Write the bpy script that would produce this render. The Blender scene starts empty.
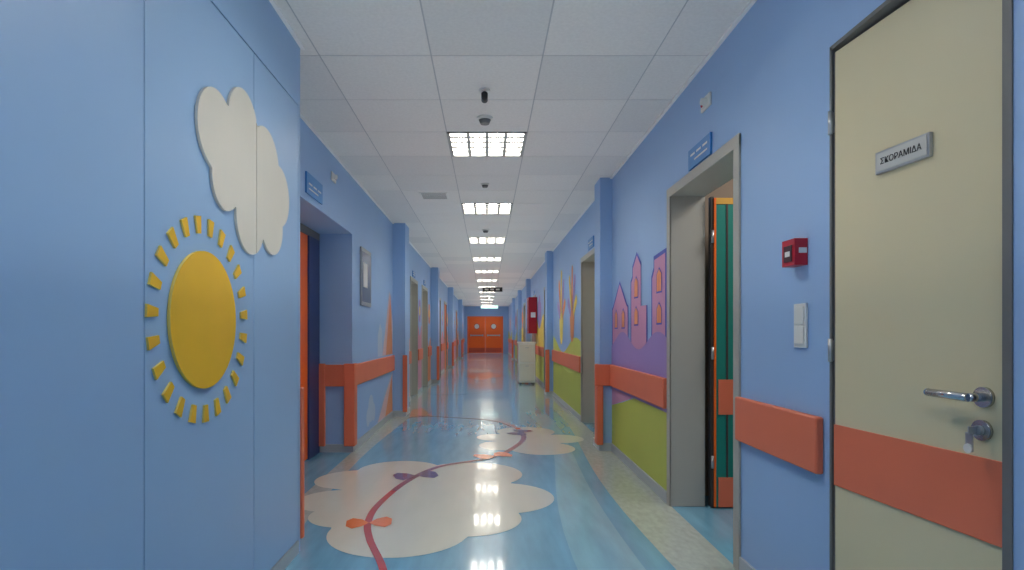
import bpy, bmesh, math, random
from mathutils import Vector, Matrix
random.seed(4)
S=bpy.context.scene
try:
    S.view_settings.view_transform='Standard'
    S.view_settings.look='None'
except Exception: pass

def lin(c):
    c=c/255.0
    return c/12.92 if c<=0.04045 else ((c+0.055)/1.055)**2.4
def L(r,g,b): return (lin(r),lin(g),lin(b),1)
MATS={}
def mat(name,rgb,rough=0.5,metal=0.0,emit=0.0,noise=0.0,scale=(4,4,4),coat=0.0,bump=0.0,spec=0.5):
    if name in MATS: return MATS[name]
    m=bpy.data.materials.new(name); m.use_nodes=True
    nt=m.node_tree; b=nt.nodes['Principled BSDF']
    c=L(*rgb)
    b.inputs['Roughness'].default_value=rough
    b.inputs['Metallic'].default_value=metal
    b.inputs['Specular IOR Level'].default_value=spec
    if coat: 
        b.inputs['Coat Weight'].default_value=coat
        b.inputs['Coat Roughness'].default_value=0.06
    tc=nt.nodes.new('ShaderNodeTexCoord'); mp=nt.nodes.new('ShaderNodeMapping')
    mp.inputs['Scale'].default_value=scale
    nt.links.new(tc.outputs['Object'],mp.inputs['Vector'])
    nz=nt.nodes.new('ShaderNodeTexNoise'); nz.inputs['Scale'].default_value=1.0; nz.inputs['Detail'].default_value=5
    nt.links.new(mp.outputs[0],nz.inputs['Vector'])
    cr=nt.nodes.new('ShaderNodeValToRGB')
    k=max(noise,0.01)
    cr.color_ramp.elements[0].position=0.3; cr.color_ramp.elements[1].position=0.7
    cr.color_ramp.elements[0].color=tuple(max(0,x*(1-k)) for x in c[:3])+(1,)
    cr.color_ramp.elements[1].color=tuple(min(1,x*(1+k)) for x in c[:3])+(1,)
    nt.links.new(nz.outputs['Fac'],cr.inputs['Fac'])
    nt.links.new(cr.outputs['Color'],b.inputs['Base Color'])
    if bump:
        bp=nt.nodes.new('ShaderNodeBump'); bp.inputs['Strength'].default_value=bump; bp.inputs['Distance'].default_value=0.002
        nt.links.new(nz.outputs['Fac'],bp.inputs['Height']); nt.links.new(bp.outputs[0],b.inputs['Normal'])
    if emit:
        b.inputs['Emission Color'].default_value=c; b.inputs['Emission Strength'].default_value=emit
    MATS[name]=m; return m

WALL =mat('wall_paint_blue',(152,186,230),0.5,noise=0.03,scale=(1,1,1))
PANEL=mat('cupboard_laminate_blue',(152,188,228),0.42,noise=0.03,scale=(1,1,1))
GAP  =mat('gap_dark',(50,62,95),0.8)
CORAL=mat('coral_bumper',(230,120,88),0.45,noise=0.04,scale=(2,2,2))
CORALD=mat('coral_edge',(206,84,56),0.5)
FRAME=mat('frame_grey',(176,174,166),0.45)
FRAMED=mat('frame_grey_dark',(110,110,110),0.45)
CREAM=mat('door_cream',(220,208,172),0.42,noise=0.03,scale=(1,1,1))
STEEL=mat('steel',(190,192,195),0.3,metal=0.8)
CHROME=mat('chrome',(200,200,202),0.2,metal=0.9)
WHITE=mat('white_plastic',(228,228,224),0.4)
CLOUD=mat('cloud_cream',(222,218,207),0.5,noise=0.02)
SUN  =mat('sun_yellow',(240,188,40),0.5,noise=0.04)
SUNR =mat('sun_ray_yellow',(238,210,110),0.5)
CEIL1=mat('ceiling_tile',(234,232,229),0.9,noise=0.04,scale=(60,60,60))
CEIL2=mat('ceiling_tile_b',(226,225,223),0.9,noise=0.04,scale=(60,60,60))
TBAR =mat('ceiling_tbar',(240,240,240),0.6)
TDARK=mat('ceiling_groove',(190,191,194),0.9)
SKIRT=mat('skirting_grey',(172,182,190),0.4)
RED  =mat('alarm_red',(180,24,44),0.35)
NAVY =mat('navy_door',(44,58,110),0.4)
TEAL =mat('teal_door',(24,130,118),0.4)
ORANGE=mat('orange_door',(250,108,24),0.4)
SIGNB=mat('sign_blue',(56,134,206),0.35)
BLACK=mat('black_plastic',(24,24,26),0.4)
YELLOWW=mat('pale_wood',(214,160,60),0.5)
BROWNW=mat('door_edge_dark',(66,60,58),0.5)
BROWN=mat('side_room_wall',(150,130,112),0.7)
PURPLE=mat('mural_purple',(162,138,204),0.5)
MAUVE=mat('mural_mauve',(206,148,186),0.5)
INDIGO=mat('mural_indigo',(66,84,190),0.5)
GREEN=mat('mural_green',(186,196,84),0.5,noise=0.05,scale=(1,1,1))
LIME =mat('mural_lime',(204,214,104),0.5)
MYEL =mat('mural_yellow',(242,214,96),0.5)
MORA =mat('mural_orange',(234,150,100),0.5)
MPEACH=mat('mural_peach',(222,186,190),0.5)
MPINK=mat('mural_pink',(214,150,176),0.5)
MTEAL=mat('mural_teal',(90,180,190),0.5)
PBLUE=mat('mural_paleblue',(190,205,230),0.5)
EMIT =mat('lamp_tube',(255,250,240),0.5,emit=32)
LOUV =mat('lamp_louvre',(165,165,162),0.4)
DIFF =mat('exit_sign_lit',(190,235,225),0.5,emit=1.0)
FR=0.2
FBLUE=mat('floor_lino_blue',(114,170,200),FR,noise=0.12,scale=(14,2.2,1),coat=0.6)
FBLUE2=mat('floor_lino_sky',(134,186,206),FR,noise=0.10,scale=(14,2.2,1),coat=0.6)
FGREY=mat('floor_lino_pale',(178,188,182),FR,noise=0.10,scale=(30,14,1),coat=0.6)
FWHITE=mat('floor_lino_white',(218,218,204),FR,noise=0.03,scale=(8,2,1),coat=0.6)
FRED=mat('floor_lino_red',(184,60,58),FR,coat=0.6)
FORA=mat('floor_lino_orange',(238,128,70),FR,coat=0.6)
FPUR=mat('floor_lino_purple',(116,80,126),FR,coat=0.6)

class MB:
    def __init__(s,name): s.name=name; s.bm=bmesh.new(); s.mats=[]; s.smooth=False
    def mi(s,m):
        if m not in s.mats: s.mats.append(m)
        return s.mats.index(m)
    def box(s,x0,x1,y0,y1,z0,z1,m,M=None):
        i=s.mi(m); x0,x1=min(x0,x1),max(x0,x1); y0,y1=min(y0,y1),max(y0,y1); z0,z1=min(z0,z1),max(z0,z1)
        v=[Vector((x,y,z)) for x in(x0,x1) for y in(y0,y1) for z in(z0,z1)]
        if M: v=[M@q for q in v]
        v=[s.bm.verts.new(q) for q in v]
        for f in((0,1,3,2),(4,6,7,5),(0,4,5,1),(2,3,7,6),(0,2,6,4),(1,5,7,3)):
            s.bm.faces.new([v[k] for k in f]).material_index=i
    def poly(s,pts,m):
        f=s.bm.faces.new([s.bm.verts.new(Vector(p)) for p in pts]); f.material_index=s.mi(m)
    def prism(s,pts,off,m,m2=None):
        off=Vector(off); n=len(pts); m2=m2 or m
        a=[s.bm.verts.new(Vector(p)) for p in pts]; b=[s.bm.verts.new(Vector(p)+off) for p in pts]
        s.bm.faces.new(a).material_index=s.mi(m2); s.bm.faces.new(b[::-1]).material_index=s.mi(m)
        for k in range(n):
            s.bm.faces.new([a[k],b[k],b[(k+1)%n],a[(k+1)%n]]).material_index=s.mi(m2)
    def cyl(s,p0,p1,r,m,seg=20,r2=None):
        p0=Vector(p0);p1=Vector(p1); d=(p1-p0).normalized()
        u=d.orthogonal().normalized(); w=d.cross(u); r2=r if r2 is None else r2
        a=[s.bm.verts.new(p0+(u*math.cos(t)+w*math.sin(t))*r) for t in [2*math.pi*k/seg for k in range(seg)]]
        b=[s.bm.verts.new(p1+(u*math.cos(t)+w*math.sin(t))*r2) for t in [2*math.pi*k/seg for k in range(seg)]]
        i=s.mi(m)
        s.bm.faces.new(a[::-1]).material_index=i; s.bm.faces.new(b).material_index=i
        for k in range(seg):
            f=s.bm.faces.new([a[k],a[(k+1)%seg],b[(k+1)%seg],b[k]]); f.material_index=i; f.smooth=True
    def done(s,bevel=0,M=None,recalc=True):
        if M: s.bm.transform(M)
        if recalc: bmesh.ops.recalc_face_normals(s.bm,faces=s.bm.faces[:])
        me=bpy.data.meshes.new(s.name); s.bm.to_mesh(me); s.bm.free()
        for m in s.mats: me.materials.append(m)
        o=bpy.data.objects.new(s.name,me); S.collection.objects.link(o)
        if bevel:
            b=o.modifiers.new('bevel','BEVEL'); b.width=bevel; b.segments=3; b.limit_method='ANGLE'; b.angle_limit=math.radians(40)
        return o

def blob(circles,n=160,c=None):
    """outline of a union of circles (u,v,r) seen from centre c"""
    if c is None: c=(sum(q[0] for q in circles)/len(circles),sum(q[1] for q in circles)/len(circles))
    out=[]
    for k in range(n):
        t=2*math.pi*k/n; dx,dy=math.cos(t),math.sin(t); best=0.02
        for (u,v,r) in circles:
            ox,oy=c[0]-u,c[1]-v; b=ox*dx+oy*dy; q=b*b-(ox*ox+oy*oy-r*r)
            if q>=0: best=max(best,-b+math.sqrt(q))
        out.append((c[0]+dx*best,c[1]+dy*best))
    return out

XR=1.20; XL=-1.28; XP=-0.97; ZC=2.62; YE=33.0; YB=-2.6; TH=0.22
DH=2.02
# ---------------------------------------------------------------- floor
m=MB('floor')
m.box(-3.2,3.2,YB-.2,YE+.2,-.1,0,FBLUE); m.done()
m=MB('floor_mural')
def fl(pts,z,mt): m.poly([(p[0],p[1],z) for p in pts],mt)
N=90
def bord(x,amp,ph,y): return x+amp*math.sin(y*0.9+ph)
ys=[YB+ (YE-YB)*k/N for k in range(N+1)]
for a,b in zip(ys[:-1],ys[1:]):
    fl([(bord(.93,.07,1.0,a),a),(XR,a),(XR,b),(bord(.93,.07,1.0,b),b)],.001,FGREY)
    fl([(XL,a),(bord(-1.08,.06,0,a),a),(bord(-1.08,.06,0,b),b),(XL,b)],.001,FGREY)
    fl([(bord(.55,.12,2.0,a),a),(bord(.80,.06,1.4,a),a),(bord(.80,.06,1.4,b),b),(bord(.55,.12,2.0,b),b)],.001,FBLUE2)
c1=[(-.50,3.36,.40),(-.12,3.60,.33),(.08,4.06,.38),(-.14,4.72,.42),(-.72,4.86,.34),(-1.02,4.55,.30),(-1.02,3.98,.26),(-.86,3.66,.24),(-.4,4.1,.6)]
fl(blob(c1,260,(-.4,4.05)),.002,FWHITE)
c2=[(.10,6.38,.21),(.44,6.75,.33),(.78,6.3,.25),(.54,5.78,.32),(.17,5.92,.25),(.45,6.25,.36)]
fl(blob(c2,200,(.45,6.25)),.002,FWHITE)
for yy in (11.2,17.5,24.5):
    fl(blob([(-.4+.3*math.sin(yy)+a,yy+b,.42) for a,b in((0,0),(.4,.3),(-.3,.4),(.1,.8))],120),.002,FWHITE if yy>12 else FBLUE2)
fl([(-1.05,7.9),(-.75,8.05),(-.98,8.9),(-1.1,8.7)],.003,FORA)
fl([(-.2,14),(.5,15.5),(.1,17),(-.6,15.5)],.003,FORA)
ctrl=[(-.40,2.35),(-.495,2.81),(-.64,3.22),(-.71,3.53),(-.71,3.9),(-.61,4.47),(-.40,4.98),(.03,5.33),(.28,5.85),(.40,6.41),(.33,7.09),(.04,7.66),(-.55,7.95),(-1.05,8.15)]
def cat(P,n=10):
    out=[]
    Q=[P[0]]+P+[P[-1]]
    for i in range(1,len(Q)-2):
        p0,p1,p2,p3=[Vector(q) for q in Q[i-1:i+3]]
        for k in range(n):
            t=k/n; out.append(0.5*((2*p1)+(p2-p0)*t+(2*p0-5*p1+4*p2-p3)*t*t+(-p0+3*p1-3*p2+p3)*t**3))
    out.append(Vector(P[-1])); return out
C=cat(ctrl)
Ls=[];Rs=[]
for i,p in enumerate(C):
    w=.018+.012*min(1,i/len(C)*1.3)
    d=(C[min(i+1,len(C)-1)]-C[max(i-1,0)]).normalized(); n=Vector((-d.y,d.x)); Ls.append(p+n*w); Rs.append(p-n*w)
for i in range(len(C)-1): fl([Ls[i],Ls[i+1],Rs[i+1],Rs[i]],.004,FRED if i<len(C)*.72 else FORA)
def bow(cx,cy,s,ang,mt):
    for sg in(1,-1):
        pts=[(0,0),(.35,.38),(.8,.55),(1.08,.3),(1.05,-.25),(.75,-.5),(.3,-.3)]
        q=[]
        for (a,b) in pts:
            a*=sg; b*=1.5; x=a*math.cos(ang)-b*math.sin(ang); y=a*math.sin(ang)+b*math.cos(ang); q.append((cx+x*s,cy+y*s))
        fl(q,.005,mt)
bow(-.70,3.50,.125,.15,FORA); bow(-.56,4.66,.16,.3,FPUR); bow(.06,5.42,.16,.5,FORA); bow(.38,6.7,.16,1.2,FPUR)
m.done(recalc=False)

# ---------------------------------------------------------------- walls
opsR=[(1.37,2.06),(2.83,3.86),(6.42,7.44),(11.3,12.3),(14.6,15.6),(18.2,19.2),(22.5,23.5),(27,28)]
opsL=[(9.85,10.8),(11.6,12.6),(15.2,16.2),(17.6,18.6),(21,22),(24.2,25.2),(28,29)]
m=MB('wall_right'); 
def wallbox(m,side,ops,y0,y1):
    X0=XR if side>0 else XL; X1=X0+side*TH; y=y0
    for a,b in ops:
        m.box(X0,X1,y,a,0,ZC,WALL); m.box(X0,X1,a,b,(2.13 if b<2.1 else DH+.05),ZC,WALL); y=b
    m.box(X0,X1,y,y1,0,ZC,WALL)
wallbox(m,1,opsR,YB,YE)
PR=[(5.66,5.95),(10.7,11.05),(16.2,16.6),(20.5,20.9),(25.2,25.6)]
for a,b in PR: m.box(1.085,XR,a,b,0,ZC,WALL)
m.done()
m=MB('wall_left')
wallbox(m,-1,opsL,5.6,YE)
PL=[(8.0,8.4),(13.4,13.8),(19.2,19.6),(26.2,26.6)]
for a,b in PL: m.box(-1.11,XL,a,b,0,ZC,WALL)
m.box(XL-TH,-1.72,5.6,5.8,0,ZC,WALL)
m.box(XL,-1.62,3.07,5.6,2.07,ZC,WALL)   # bulkhead
m.box(-1.62,-1.72,3.07,5.6,0,ZC,WALL)
m.done()
m=MB('wall_back'); m.box(-1.8,1.6,YB-.15,YB,0,ZC,WALL); m.done()
m=MB('wall_end')
m.box(-1.6,-1.10,YE,YE+.2,0,ZC,WALL); m.box(.90,1.5,YE,YE+.2,0,ZC,WALL); m.box(-1.1,.9,YE,YE+.2,2.06,ZC,WALL); m.done()

# built-in cupboard wall (near left)
m=MB('wall_cupboard_left')
m.box(XP-.02,-1.72,YB,3.05,0,ZC,GAP)
m.box(XP,XP-.03,YB,3.05,2.302,ZC,PANEL)
js=[YB,-1.2,-.1,.88,1.67,2.456,3.03]
for a,b in zip(js[:-1],js[1:]): m.box(XP,XP-.025,a+.0025,b-.0025,.07,2.295,PANEL)
m.box(XP,XP-.03,3.034,3.05,0,2.302,PANEL)
m.box(XP,XP-.7,3.05,3.064,0,ZC,PANEL)
m.box(XP+.004,XP-.02,YB,3.03,0,.065,SKIRT)
m.done(bevel=.0012)

# sun board
m=MB('sun_decoration')
cy,cz=2.02,1.175; XB=XP+.001
m.prism([(XB,cy+.234*math.cos(t),cz+.234*math.sin(t)) for t in [2*math.pi*k/72 for k in range(72)]],(.010,0,0),SUN,SUNR)
nr=23
for k in range(nr):
    t=2*math.pi*(k+.3)/nr; e=Vector((0,math.cos(t),math.sin(t))); n=Vector((0,-math.sin(t),math.cos(t))); c=Vector((XB,cy,cz))
    r0,r1,w0,w1=.292,.350,.012,.019
    m.prism([c+e*r0-n*w0,c+e*r1-n*w1,c+e*r1+n*w1,c+e*r0+n*w0],(.007,0,0),SUN,SUNR)
m.done()
# cloud board
m=MB('cloud_decoration')
cl=[(2.10,1.85,.145),(2.33,1.95,.14),(2.56,1.86,.16),(2.72,1.76,.14),(2.64,1.61,.13),(2.40,1.59,.14),(2.17,1.69,.11),(2.4,1.75,.20)]
ol=blob(cl,200,(2.4,1.75))
A=[p for p in ol]
def clip(P,lim,keep):
    out=[]
    for i in range(len(P)):
        a,b=P[i],P[(i+1)%len(P)]
        ia=(a[0]<lim)==keep; ib=(b[0]<lim)==keep
        if ia: out.append(a)
        if ia!=ib:
            t=(lim-a[0])/(b[0]-a[0]); out.append((lim,a[1]+t*(b[1]-a[1])))
    return out
for lim,keep in((2.453,True),(2.459,False)):
    m.prism([(XB,p[0],p[1]) for p in clip(A,lim,keep)],(.010,0,0),CLOUD)
m.done()

# ---------------------------------------------------------------- ceiling
fix=[4.37+2.4*k for k in range(-3,12)]
m=MB('ceiling')
y=4.37-.6*12; rows=[]
while y<YE+.1: rows.append(y); y+=.6
cols=[-2.1,-1.5,-.9,-.3,.3,.9,1.5]
for ry in rows:
    for cx in cols[:-1]:
        if abs(cx+.3)<.01 and any(abs(ry-f)<.05 for f in fix): continue
        mt=CEIL1 if random.random()<.6 else CEIL2
        m.box(cx+.004,cx+.596,ry+.004,ry+.596,ZC,ZC+.015,mt)
m.box(-2.1,-.3,rows[0],YE+.3,ZC+.1,ZC+.12,TDARK); m.box(.3,1.5,rows[0],YE+.3,ZC+.1,ZC+.12,TDARK)
m.box(-.31,.31,rows[0],YE+.3,ZC+.14,ZC+.16,TDARK)
m.done()
m=MB('ceiling_grid')
for cx in cols: 
    m.box(cx-.006,cx+.006,rows[0],YE,ZC+.002,ZC+.02,TDARK); 
for ry in rows: m.box(-2.1,1.5,ry-.006,ry+.006,ZC+.002,ZC+.02,TDARK)
m.done()
m=MB('trim_1')
m.box(XR-.02,XR,YB,YE,ZC-.012,ZC+.0,TBAR); m.box(XL,XL+.02,3.06,YE,ZC-.012,ZC,TBAR); m.box(XP,XP+.02,YB,3.08,ZC-.012,ZC,TBAR)
m.done()
for f in fix:
    m=MB('ceiling_light')
    x0,x1,y0,y1=-.295,.295,f+.005,f+.595
    m.box(x0,x0+.018,y0,y1,ZC-.006,ZC+.09,LOUV); m.box(x1-.018,x1,y0,y1,ZC-.006,ZC+.09,LOUV)
    m.box(x0,x1,y0,y0+.018,ZC-.006,ZC+.09,LOUV); m.box(x0,x1,y1-.018,y1,ZC-.006,ZC+.09,LOUV)
    m.box(x0,x1,y0,y1,ZC+.09,ZC+.10,WHITE)
    for k in range(4):
        xx=x0+.084+k*.1407
        m.box(xx-.035,xx+.035,y0+.03,y1-.03,ZC+.04,ZC+.055,EMIT)
    for k in range(1,4):
        xx=x0+.0125+k*.1413; m.box(xx-.012,xx+.012,y0,y1,ZC-.004,ZC+.03,LOUV)
    for k in range(1,5):
        yy=y0+k*.59/5; m.box(x0,x1,yy-.016,yy+.016,ZC-.003,ZC+.008,LOUV)
    m.done()
m=MB('ceiling_security_camera')
m.cyl((-.015,3.62,ZC),(-.015,3.62,ZC-.012),.035,WHITE); m.cyl((-.015,3.62,ZC-.010),(-.015,3.62,ZC-.045),.012,BLACK); m.cyl((-.015,3.64,ZC-.055),(-.015,3.58,ZC-.04),.02,BLACK)
m.done()
def detector(x,y,s=1):
    m=MB('smoke_detector'); m.cyl((x,y,ZC),(x,y,ZC-.018*s),.055*s,WHITE); m.cyl((x,y,ZC-.018*s),(x,y,ZC-.045*s),.042*s,FRAMED,r2=.03*s); m.done()
detector(-.015,4.08); detector(-.02,8.5); detector(-.02,5.9,.8)
m=MB('ceiling_vent')
m.box(-.72,-.42,6.25,6.55,ZC-.008,ZC,WHITE)
for k in range(5): m.box(-.70,-.44,6.275+.055*k,6.292+.055*k,ZC-.010,ZC-.008,FRAMED)
m.done()
m=MB('exit_sign'); m.box(-.12,.42,16.0,16.04,2.25,2.37,BLACK); m.cyl((0,16.02,2.37),(0,16.02,ZC),.006,STEEL); m.cyl((.3,16.02,2.37),(.3,16.02,ZC),.006,STEEL)
for k in range(3): m.box(-.06+.15*k,.04+.15*k,15.995,16.0,2.29,2.33,WHITE)
m.done()
m=MB('exit_sign'); m.box(-.25,.45,24,24.05,2.13,2.24,DIFF); m.box(-.26,.46,24.005,24.055,2.24,2.26,WHITE); m.cyl((.1,24.03,2.26),(.1,24.03,ZC),.01,STEEL); m.done()

# ---------------------------------------------------------------- baseboards
def spans(ops,y0,y1):
    out=[];y=y0
    for a,b in sorted(ops):
        if a>y: out.append((y,a))
        y=max(y,b)
    out.append((y,y1)); return out
m=MB('baseboard_right')
for a,b in spans([(p-.05,q+.05) for p,q in opsR]+PR,YB,YE): m.box(XR-.012,XR,a,b,0,.075,SKIRT)
for a,b in PR: m.box(1.073,XR,a-.012,b+.012,0,.075,SKIRT)
m.done()
m=MB('baseboard_left')
for a,b in spans([(p-.05,q+.05) for p,q in opsL]+PL,5.6,YE): m.box(XL,XL+.012,a,b,0,.075,SKIRT)
for a,b in PL: m.box(-1.098,XL,a-.012,b+.012,0,.075,SKIRT)
m.box(XL+.012,-1.6,5.588,5.6,0,.075,SKIRT)
m.done()

# ---------------------------------------------------------------- bumper rails + corner guards
RZ0,RZ1=.625,.83
m=MB('wall_bumper_rail_right')
def railR(a,b,x=XR):
    m.box(x-.03,x,a,b,RZ0,RZ1,CORAL)
railR(2.10,2.79); railR(3.92,5.624)
m.box(1.03,XR,5.625,5.66,RZ0,RZ1,CORAL)
railR(7.5,10.66)
for a,b in spans([(p-.06,q+.06) for p,q in opsR[3:]]+PR,11.1,YE-.1): railR(a,b)
m.box(1.05,1.085,5.66,5.76,.06,RZ1-.001,CORAL); m.box(1.05,1.11,5.626,5.66,.06,RZ0,CORAL)
for a,b in PR[1:]: m.box(1.055,1.13,a-.03,a,.06,RZ1,CORAL)
m.done(bevel=.008)
m=MB('wall_bumper_rail_left')
for a,b in spans([(p-.06,q+.06) for p,q in opsL]+PL,5.6,YE-.1): m.box(XL,XL+.03,a,b,RZ0,RZ1,CORAL)
m.box(XL-.07,-1.53,5.565,5.6,RZ0,RZ1,CORAL)
m.box(XL-.07,XL+.032,5.56,5.598,.06,RZ1+.01,CORAL); m.box(XL,XL+.032,5.598,5.68,.06,RZ1+.01,CORAL)
m.box(-1.59,-1.53,5.56,5.598,.06,RZ1+.01,CORAL)
for a,b in PL: m.box(-1.14,-1.08,a-.03,a,.06,RZ1,CORAL)
m.box(XP-.03,XP+.012,3.066,3.10,.06,.845,CORAL)
m.done(bevel=.006)

# ---------------------------------------------------------------- doors
dn=[0]
def framed(side,a,b,leaf,depth=.17,band=CORAL):
    dn[0]+=1; m=MB('door_%d'%dn[0]); X0=XR if side>0 else XL
    s=side
    for (p,q) in((a-.045,a+.02),(b-.02,b+.045)):
        m.box(X0-s*.012,X0-s*.0005,p,q,0,DH+.05,FRAME)
    m.box(X0-s*.0125,X0-s*.0005,a-.045,b+.045,DH-.005,DH+.055,FRAME)
    m.box(X0-s*.011,X0+s*TH,a,a+.02,0,DH+.05,FRAME); m.box(X0-s*.011,X0+s*TH,b-.02,b,0,DH+.05,FRAME); m.box(X0-s*.011,X0+s*TH,a,b,DH,DH+.05,FRAME)
    if leaf:
        xa=X0+s*depth
        m.box(xa,xa+s*.04,a+.022,b-.022,.01,DH-.003,leaf)
        if band: m.box(xa-s*.004,xa,a+.03,b-.03,RZ0,RZ1,band)
        m.cyl((xa,a+.1,.98),(xa-s*.05,a+.1,.98),.01,STEEL); m.cyl((xa-s*.05,a+.1,.98),(xa-s*.05,a+.22,.98),.01,STEEL)
    return m
framed(1,2.83,3.86,None).done(bevel=.003)
framed(1,6.42,7.44,CREAM).done()
cols_r=[CREAM,ORANGE,CREAM,TEAL,CREAM]
for (a,b),c in zip(opsR[3:],cols_r): framed(1,a,b,c,band=None if c is ORANGE else CORAL).done()
cols_l=[CREAM,CREAM,ORANGE,ORANGE,CREAM,ORANGE,ORANGE]
for (a,b),c in zip(opsL,cols_l): framed(-1,a,b,c,depth=.17 if c is CREAM else .02,band=None if c is ORANGE else CORAL).done()

# open teal leaf of door_1 + side room
m=MB('open_door_leaf')
yl=3.80
m.box(1.475,2.30,yl,yl+.04,.01,DH-.02,TEAL)
m.box(1.445,1.462,yl+.005,yl+.05,.01,DH-.01,BROWNW)
m.box(1.49,2.3,yl-.006,yl,RZ0-.02,RZ1,CORAL); m.box(1.49,2.3,yl-.006,yl,.01,.20,CORAL)
m.box(1.462,1.475,yl-.004,yl+.04,.01,DH-.02,ORANGE); m.box(1.475,2.3,yl-.004,yl,DH-.06,DH-.02,YELLOWW)
m.box(1.54,1.552,yl-.004,yl,.20,RZ0-.02,BROWNW); m.box(1.54,1.552,yl-.004,yl,RZ1,DH-.06,BROWNW)
for z in(.3,1.0,1.75): m.cyl((1.450,yl-.008,z-.04),(1.450,yl-.008,z+.04),.009,STEEL)
m.done()
m=MB('wall_side_room')
m.box(1.42,3.0,4.1,4.2,0,ZC,BROWN); m.box(3.0,3.1,2.4,4.2,0,ZC,BROWN); m.box(1.42,3.1,2.3,2.4,0,ZC,BROWN); m.box(1.42,3.1,2.3,4.2,ZC-.02,ZC+.08,BROWN)
m.done()

# near right door (bedpan room)
HY,HX=2.045,XR+.003
ang=math.atan2(.0966,1)
ex=Vector((math.sin(ang),-math.cos(ang),0)); ey=Vector((-math.cos(ang),-math.sin(ang),0))
M=Matrix(((ex.x,ey.x,0,HX),(ex.y,ey.y,0,HY),(0,0,1,0),(0,0,0,1)))
par=bpy.data.objects.new('door_%d'%(dn[0]+1),None); S.collection.objects.link(par)
def child(m,bev=0,M=M):
    o=m.done(bevel=bev,M=M); o.parent=par; return o
W=.645
m=MB('leaf'); m.box(.002,W,-.042,0,.01,2.10,CREAM); m.box(.002,.006,-.044,.001,.01,2.10,FRAMED); child(m)
m=MB('bumper_strip'); m.box(.006,W-.004,0,.006,.605,.815,CORAL); child(m,.002)
m=MB('name_plate'); m.box(.205,.405,0,.012,1.622,1.69,STEEL); m.box(.212,.398,.012,.014,1.628,1.684,mat('plate_face',(200,200,196),.4)); child(m,.001)
cu=bpy.data.curves.new('plate_text','FONT'); cu.body='ΣΚΟΡΑΜΙΔΑ'; cu.size=.026; cu.align_x='CENTER'; cu.align_y='CENTER'; cu.extrude=.0004
cu.materials.append(BLACK)
t=bpy.data.objects.new('plate_text',cu); S.collection.objects.link(t)
R=Matrix(((ex.x,0,ey.x,0),(ex.y,0,ey.y,0),(0,1,0,0),(0,0,0,1)))
t.matrix_world=Matrix.Translation(M@Vector((.305,.0150,1.656)))@R
t.parent=par
m=MB('lever_handle')
hx,hz=.560,.968
m.cyl((hx,0,hz),(hx,.01,hz),.026,CHROME,28); m.cyl((hx,.01,hz),(hx,.052,hz),.011,CHROME)
m.cyl((hx+.004,.052,hz),(hx-.115,.052,hz+.002),.0105,CHROME); m.cyl((hx-.115,.052,hz+.002),(hx-.125,.040,hz+.002),.0105,CHROME,r2=.009)
child(m)
m=MB('lock_cylinder'); m.cyl((hx-.005,0,.884),(hx-.005,.01,.884),.026,CHROME,28); m.cyl((hx-.005,.01,.884),(hx-.005,.02,.884),.012,STEEL)
m.box(hx-.007,hx-.003,.02,.042,.874,.894,STEEL); child(m)
m=MB('key_ring'); m.box(hx-.019,hx+.001,.034,.037,.831,.878,STEEL); m.cyl((hx-.009,.038,.838),(hx-.009,.041,.838),.012,WHITE); child(m)
m=MB('hinges')
for z in(1.86,1.07,.25):
    m.cyl((-.008,.008,z-.04),(-.008,.008,z+.04),.008,STEEL); m.box(-.02,.0,0,.004,z-.035,z+.035,STEEL)
child(m)
I=Matrix.Identity(4)
m=MB('frame')
m.box(XR-.004,XR+.10,2.048,2.06,0,2.125,FRAMED); m.box(XR-.004,XR+.12,1.345,1.370,0,2.125,FRAMED); m.box(XR-.004,XR+.10,1.345,2.06,2.113,2.127,FRAMED)
child(m,0,I)
m=MB('wall_closet'); m.box(1.42,1.5,1.3,2.2,0,2.4,BROWN); m.done()

# ---------------------------------------------------------------- right wall devices
m=MB('fire_alarm_call_point')
m.box(1.150,XR-.001,2.205,2.30,1.385,1.485,RED); m.box(1.147,1.150,2.222,2.283,1.40,1.462,mat('alarm_face',(60,20,30),.4)); m.box(1.1455,1.147,2.235,2.27,1.42,1.44,WHITE)
m.box(1.165,1.195,2.2035,2.205,1.43,1.45,WHITE)
m.done(bevel=.004)
m=MB('light_switch')
m.box(1.190,XR-.001,2.203,2.290,1.074,1.242,WHITE); m.box(1.185,1.190,2.214,2.279,1.088,1.155,WHITE); m.box(1.185,1.190,2.214,2.279,1.163,1.230,WHITE)
m.done(bevel=.003)
def lampdev(x,s,y,z):
    x-=s*.001
    m=MB('door_signal_lamp'); m.box(x,x-s*.012,y-.07,y+.06,z-.035,z+.035,WHITE); m.cyl((x-s*.012,y-.02,z),(x-s*.04,y-.02,z),.022,WHITE,r2=.018); m.cyl((x-s*.012,y+.035,z),(x-s*.018,y+.035,z),.012,RED); m.done(bevel=.003)
lampdev(XR,1,3.22,2.385); lampdev(XL,-1,4.9,2.42)
lampdev(XR,1,6.2,2.38)
def dsign(x,s,y0,y1,z0,z1):
    x-=s*.001
    m=MB('door_sign'); m.box(x,x-s*.012,y0,y1,z0,z1,SIGNB); 
    w=y1-y0
    for k in range(3): m.box(x-s*.012,x-s*.0135,y0+w*(.12+.28*k),y0+w*(.32+.28*k),z0+.07,z0+.082,WHITE)
    m.box(x-s*.012,x-s*.0135,y0+w*.12,y0+w*.7,z0+.035,z0+.045,WHITE)
    m.done(bevel=.001)
dsign(XR,1,3.14,3.48,2.085,2.20); dsign(XR,1,6.6,6.95,2.10,2.22); dsign(XL,-1,4.15,4.55,2.12,2.27)
for y in(11.6,14.9,18.5): dsign(XR,1,y,y+.35,2.10,2.2)
for y in(10.1,11.9,15.5): dsign(XL,-1,y,y+.35,2.10,2.2)
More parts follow.
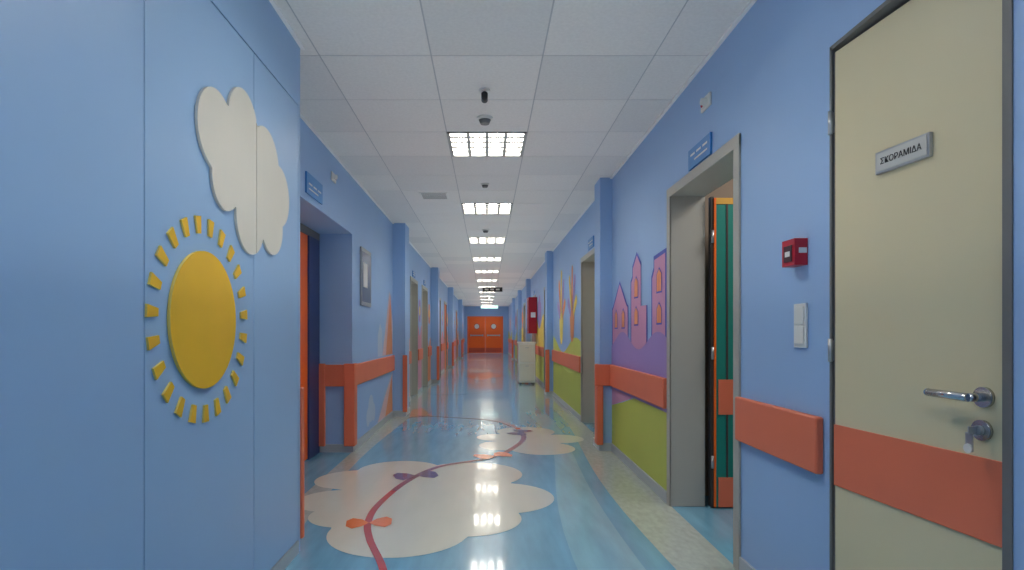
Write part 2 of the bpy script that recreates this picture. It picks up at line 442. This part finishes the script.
m=MB('notice_board')
m.box(XL+.001,XL+.02,5.93,6.42,1.41,2.0,mat('notice_frame',(150,156,165),.4)); m.box(XL+.02,XL+.023,5.96,6.39,1.45,1.96,mat('notice_face',(110,124,150),.25)); m.box(XL+.023,XL+.025,6.0,6.2,1.6,1.85,WHITE)
m.done(bevel=.002)
m=MB('fire_hose_cabinet')
m.box(.99,XR-.012,14.0,14.55,1.12,1.98,RED); m.box(.985,.99,14.05,14.5,1.18,1.92,mat('red_dark',(150,16,24),.4)); m.box(1.04,1.15,13.995,14.0,1.5,1.62,WHITE)
m.box(.975,.985,14.44,14.46,1.5,1.6,STEEL)
m.done(bevel=.005)
m=MB('white_cabinet')
m.box(.70,1.06,12.95,13.45,.04,.90,WHITE); m.box(.68,1.08,12.93,13.47,.90,.93,WHITE)
m.box(.72,1.04,12.94,12.95,.08,.46,CLOUD); m.box(.72,1.04,12.94,12.95,.49,.87,CLOUD); m.box(.84,.92,12.92,12.94,.80,.815,STEEL); m.box(.84,.92,12.92,12.94,.40,.415,STEEL)
for x in(.72,1.0):
    for y in(12.98,13.38): m.box(x,x+.04,y,y+.04,0,.04,FRAMED)
m.done(bevel=.004)

# ---------------------------------------------------------------- alcove door (left)
m=MB('door_%d'%(dn[0]+2))
m.box(-1.619,-1.585,5.26,5.585,0,2.05,NAVY); m.box(-1.619,-1.60,4.2,5.26,.01,2.0,ORANGE); m.box(-1.619,-1.585,3.9,4.2,0,2.05,NAVY); m.box(-1.619,-1.584,3.9,5.585,2.0,2.066,FRAMED)
m.cyl((-1.60,4.32,1.0),(-1.55,4.32,1.0),.01,STEEL); m.cyl((-1.55,4.32,1.0),(-1.55,4.45,1.0),.01,STEEL)
m.done()

# ---------------------------------------------------------------- end doors
m=MB('door_%d'%(dn[0]+3))
m.box(-1.10,-1.04,YE-.02,YE+.15,0,2.06,ORANGE); m.box(.84,.90,YE-.02,YE+.15,0,2.06,ORANGE); m.box(-1.1,.9,YE-.021,YE+.15,2.0,2.06,ORANGE)
for a,b in((-1.035,-.105),(-.095,.835)):
    m.box(a,b,YE+.03,YE+.08,.01,1.995,ORANGE)
    cx=(a+b)/2
    m.cyl((cx,YE+.03,1.5),(cx,YE+.015,1.5),.17,CORALD,28); m.cyl((cx,YE+.015,1.5),(cx,YE+.01,1.5),.13,mat('door_glass',(210,215,210),.15),28)
    m.box(a+.1,b-.1,YE-.03,YE,.97,1.03,STEEL); m.box(a+.1,a+.16,YE-.02,YE+.03,.95,1.05,STEEL); m.box(b-.16,b-.1,YE-.02,YE+.03,.95,1.05,STEEL)
    m.box(a+.02,b-.02,YE+.02,YE+.03,.05,.3,CORALD)
m.done()

# ---------------------------------------------------------------- murals
def M2(name,side):
    m=MB(name); X=XR if side>0 else XL; m.z=lambda pts,l,mt:m.poly([(X-side*(.001+.001*l),p[0],p[1]) for p in pts],mt); return m
m=M2('wall_mural_right',1)
def outl(pts,g):
    cx=(max(p[0] for p in pts)+min(p[0] for p in pts))/2; cz=(max(p[1] for p in pts)+min(p[1] for p in pts))/2
    hx=max(p[0] for p in pts)-cx; hz=max(p[1] for p in pts)-cz
    return [(cx+(p[0]-cx)*(1-g/hx),cz+(p[1]-cz)*(1-g/hz)) for p in pts]
def bld(pts,fill,g=.03):
    m.z(pts,2,INDIGO); m.z(outl(pts,g),3,fill)
hill=[(3.92,.60)]+[(3.92+(5.66-3.92)*k/24,1.07+.07*math.sin(k*.42+.4)) for k in range(25)]+[(5.66,.60)]
m.z([(3.92,.076),(5.66,.076),(5.66,.44),(5.2,.52),(4.8,.60),(3.92,.64)],1,GREEN)
m.z([(4.9,.585),(5.66,.44),(5.66,.64),(4.9,.64)],1,MAUVE)
bld([(4.99,.9),(5.65,.9),(5.65,1.36),(5.60,1.38),(5.32,1.60),(5.04,1.38),(4.99,1.36)],MAUVE)
bld([(4.40,.9),(4.92,.9),(4.92,1.56),(4.86,1.60),(4.86,1.68),(4.72,1.78),(4.58,1.68),(4.58,1.34),(4.40,1.34)],MAUVE)
bld([(3.93,.9),(4.30,.9),(4.30,1.54),(4.24,1.60),(4.24,1.68),(3.93,1.70)],MAUVE)
m.z(hill,4,PURPLE)
for (a,b,h) in((5.12,1.18,.12),(5.40,1.18,.12),(4.67,1.42,.12),(4.67,1.2,.10),(4.04,1.42,.12),(4.04,1.2,.10)):
    m.z([(a-.012,b-.012),(a+.122,b-.012),(a+.122,b+h),(a+.055,b+h+.05),(a-.012,b+h)],5,INDIGO)
    m.z([(a,b),(a+.11,b),(a+.11,b+h),(a+.055,b+h+.035),(a,b+h)],6,MORA)
def hills(y0,y1,z,amp,mt,l,ph=0):
    n=24; m.z([(y0,.076)]+[(y0+(y1-y0)*k/n,z+amp*math.sin(k*.3+ph)) for k in range(n+1)]+[(y1,.076)],l,mt)
hills(7.5,10.66,.95,.12,LIME,1,.5); hills(7.5,10.66,.60,.05,GREEN,2,2)
def hand(cy,cz,s,mts):
    m.z(blob([(cy,cz,.16*s),(cy,cz-.12*s,.13*s)],40),3,mts[0])
    for k,(a,l) in enumerate(((2.6,.34),(2.05,.44),(1.6,.5),(1.15,.45),(.55,.34))):
        e=Vector((math.cos(a),math.sin(a))); n=Vector((-e.y,e.x)); c=Vector((cy,cz))
        w=.05*s; pts=[c+e*.1*s-n*w, c+e*l*s-n*w]+[c+e*l*s+(-n*math.cos(t)+e*math.sin(t))*w for t in [math.pi*j/6 for j in range(1,6)]]+[c+e*l*s+n*w,c+e*.1*s+n*w]
        m.z(pts,4,mts[(k+1)%len(mts)])
hand(8.3,1.34,1.35,[MORA,MYEL,PURPLE]); hand(9.5,1.32,1.5,[MYEL,MORA,PURPLE])
for k,(a,b) in enumerate(spans([(p-.06,q+.06) for p,q in opsR[3:]]+PR,11.1,YE)):
    if b-a<.3: continue
    hills(a,b,1.15+.25*math.sin(k*2),.15,[LIME,MYEL,GREEN][k%3],1,k); hills(a,b,.75,.06,[GREEN,LIME,MPINK][k%3],2,k*2)
    cy=(a+b)/2; mt=[MORA,PURPLE,RED,MYEL][k%4]
    m.z(blob([(cy,1.5,.25),(cy+.25,1.65,.2),(cy-.25,1.62,.2),(cy,1.8,.2)],60),3,mt)
m.done(recalc=False)
m=M2('wall_mural_left',-1)
m.z([(7.2,.85),(7.98,.85),(7.98,1.30),(7.72,1.68),(7.5,1.3)],1,MPEACH)
m.z([(7.45,.85),(7.97,.85),(7.80,1.66)],2,MORA)
m.z([(6.9,.08),(7.98,.08),(7.98,.6),(7.4,.35)],1,MPEACH); m.z([(7.4,.08),(7.98,.08),(7.9,.55)],2,MORA)
m.z(blob([(6.5,.3,.15),(6.35,.22,.1),(6.65,.24,.1)],40),1,PBLUE)
m.z([(6.9,.85),(7.2,.85),(7.2,1.15),(7.05,1.25),(6.9,1.1)],1,PBLUE)
for k,(a,b) in enumerate(spans([(p-.06,q+.06) for p,q in opsL]+PL,8.4,YE)):
    if b-a<.4: continue
    hills(a,b,.98+.2*math.sin(k*1.7),.1,[MPEACH,MPINK,MORA][k%3],1,k)
    cy=(a+b)/2
    for j in range(6):
        t=j*math.pi/3; m.z(blob([(cy+.15*math.cos(t),1.55+.15*math.sin(t),.09)],20),2,[MPINK,PURPLE,MORA][k%3])
    m.z(blob([(cy,1.55,.09)],20),3,MYEL)
m.done(recalc=False)

# ---------------------------------------------------------------- lights
def area(name,loc,sx,sy,P,rot=(0,0,0),col=(1,.96,.90)):
    l=bpy.data.lights.new(name,'AREA'); l.shape='RECTANGLE'; l.size=sx; l.size_y=sy; l.energy=P; l.color=col
    o=bpy.data.objects.new(name,l); o.location=loc; o.rotation_euler=rot; S.collection.objects.link(o)
for a,b in((YB+.2,8),(8,20),(20,YE-.4)):
    area('ceiling_fill',(-.02 if a>0 else .05,(a+b)/2,1.22),1.7,(b-a),(1.1 if a<8 else 1.5)*1.7*(b-a),(math.pi,0,0))  # added upward fill to brighten the ceiling; the corridor has no such fixtures
area('side_room_fill',(2.2,3.2,ZC-.05),.6,.6,18)  # unseen fill light, added to lift the dark room behind the open door

w=bpy.data.worlds.new('World'); S.world=w; w.use_nodes=True
w.node_tree.nodes['Background'].inputs[0].default_value=(.6,.7,.9,1); w.node_tree.nodes['Background'].inputs[1].default_value=.3
cam=bpy.data.cameras.new('camera'); co=bpy.data.objects.new('camera',cam); S.collection.objects.link(co)
co.location=(0,0,1.13); co.rotation_euler=(math.pi/2,0,0)
cam.sensor_width=36; cam.lens=36*590/1024; cam.shift_x=25/1024; cam.shift_y=48/1024; cam.clip_start=.05; cam.clip_end=100
S.camera=co
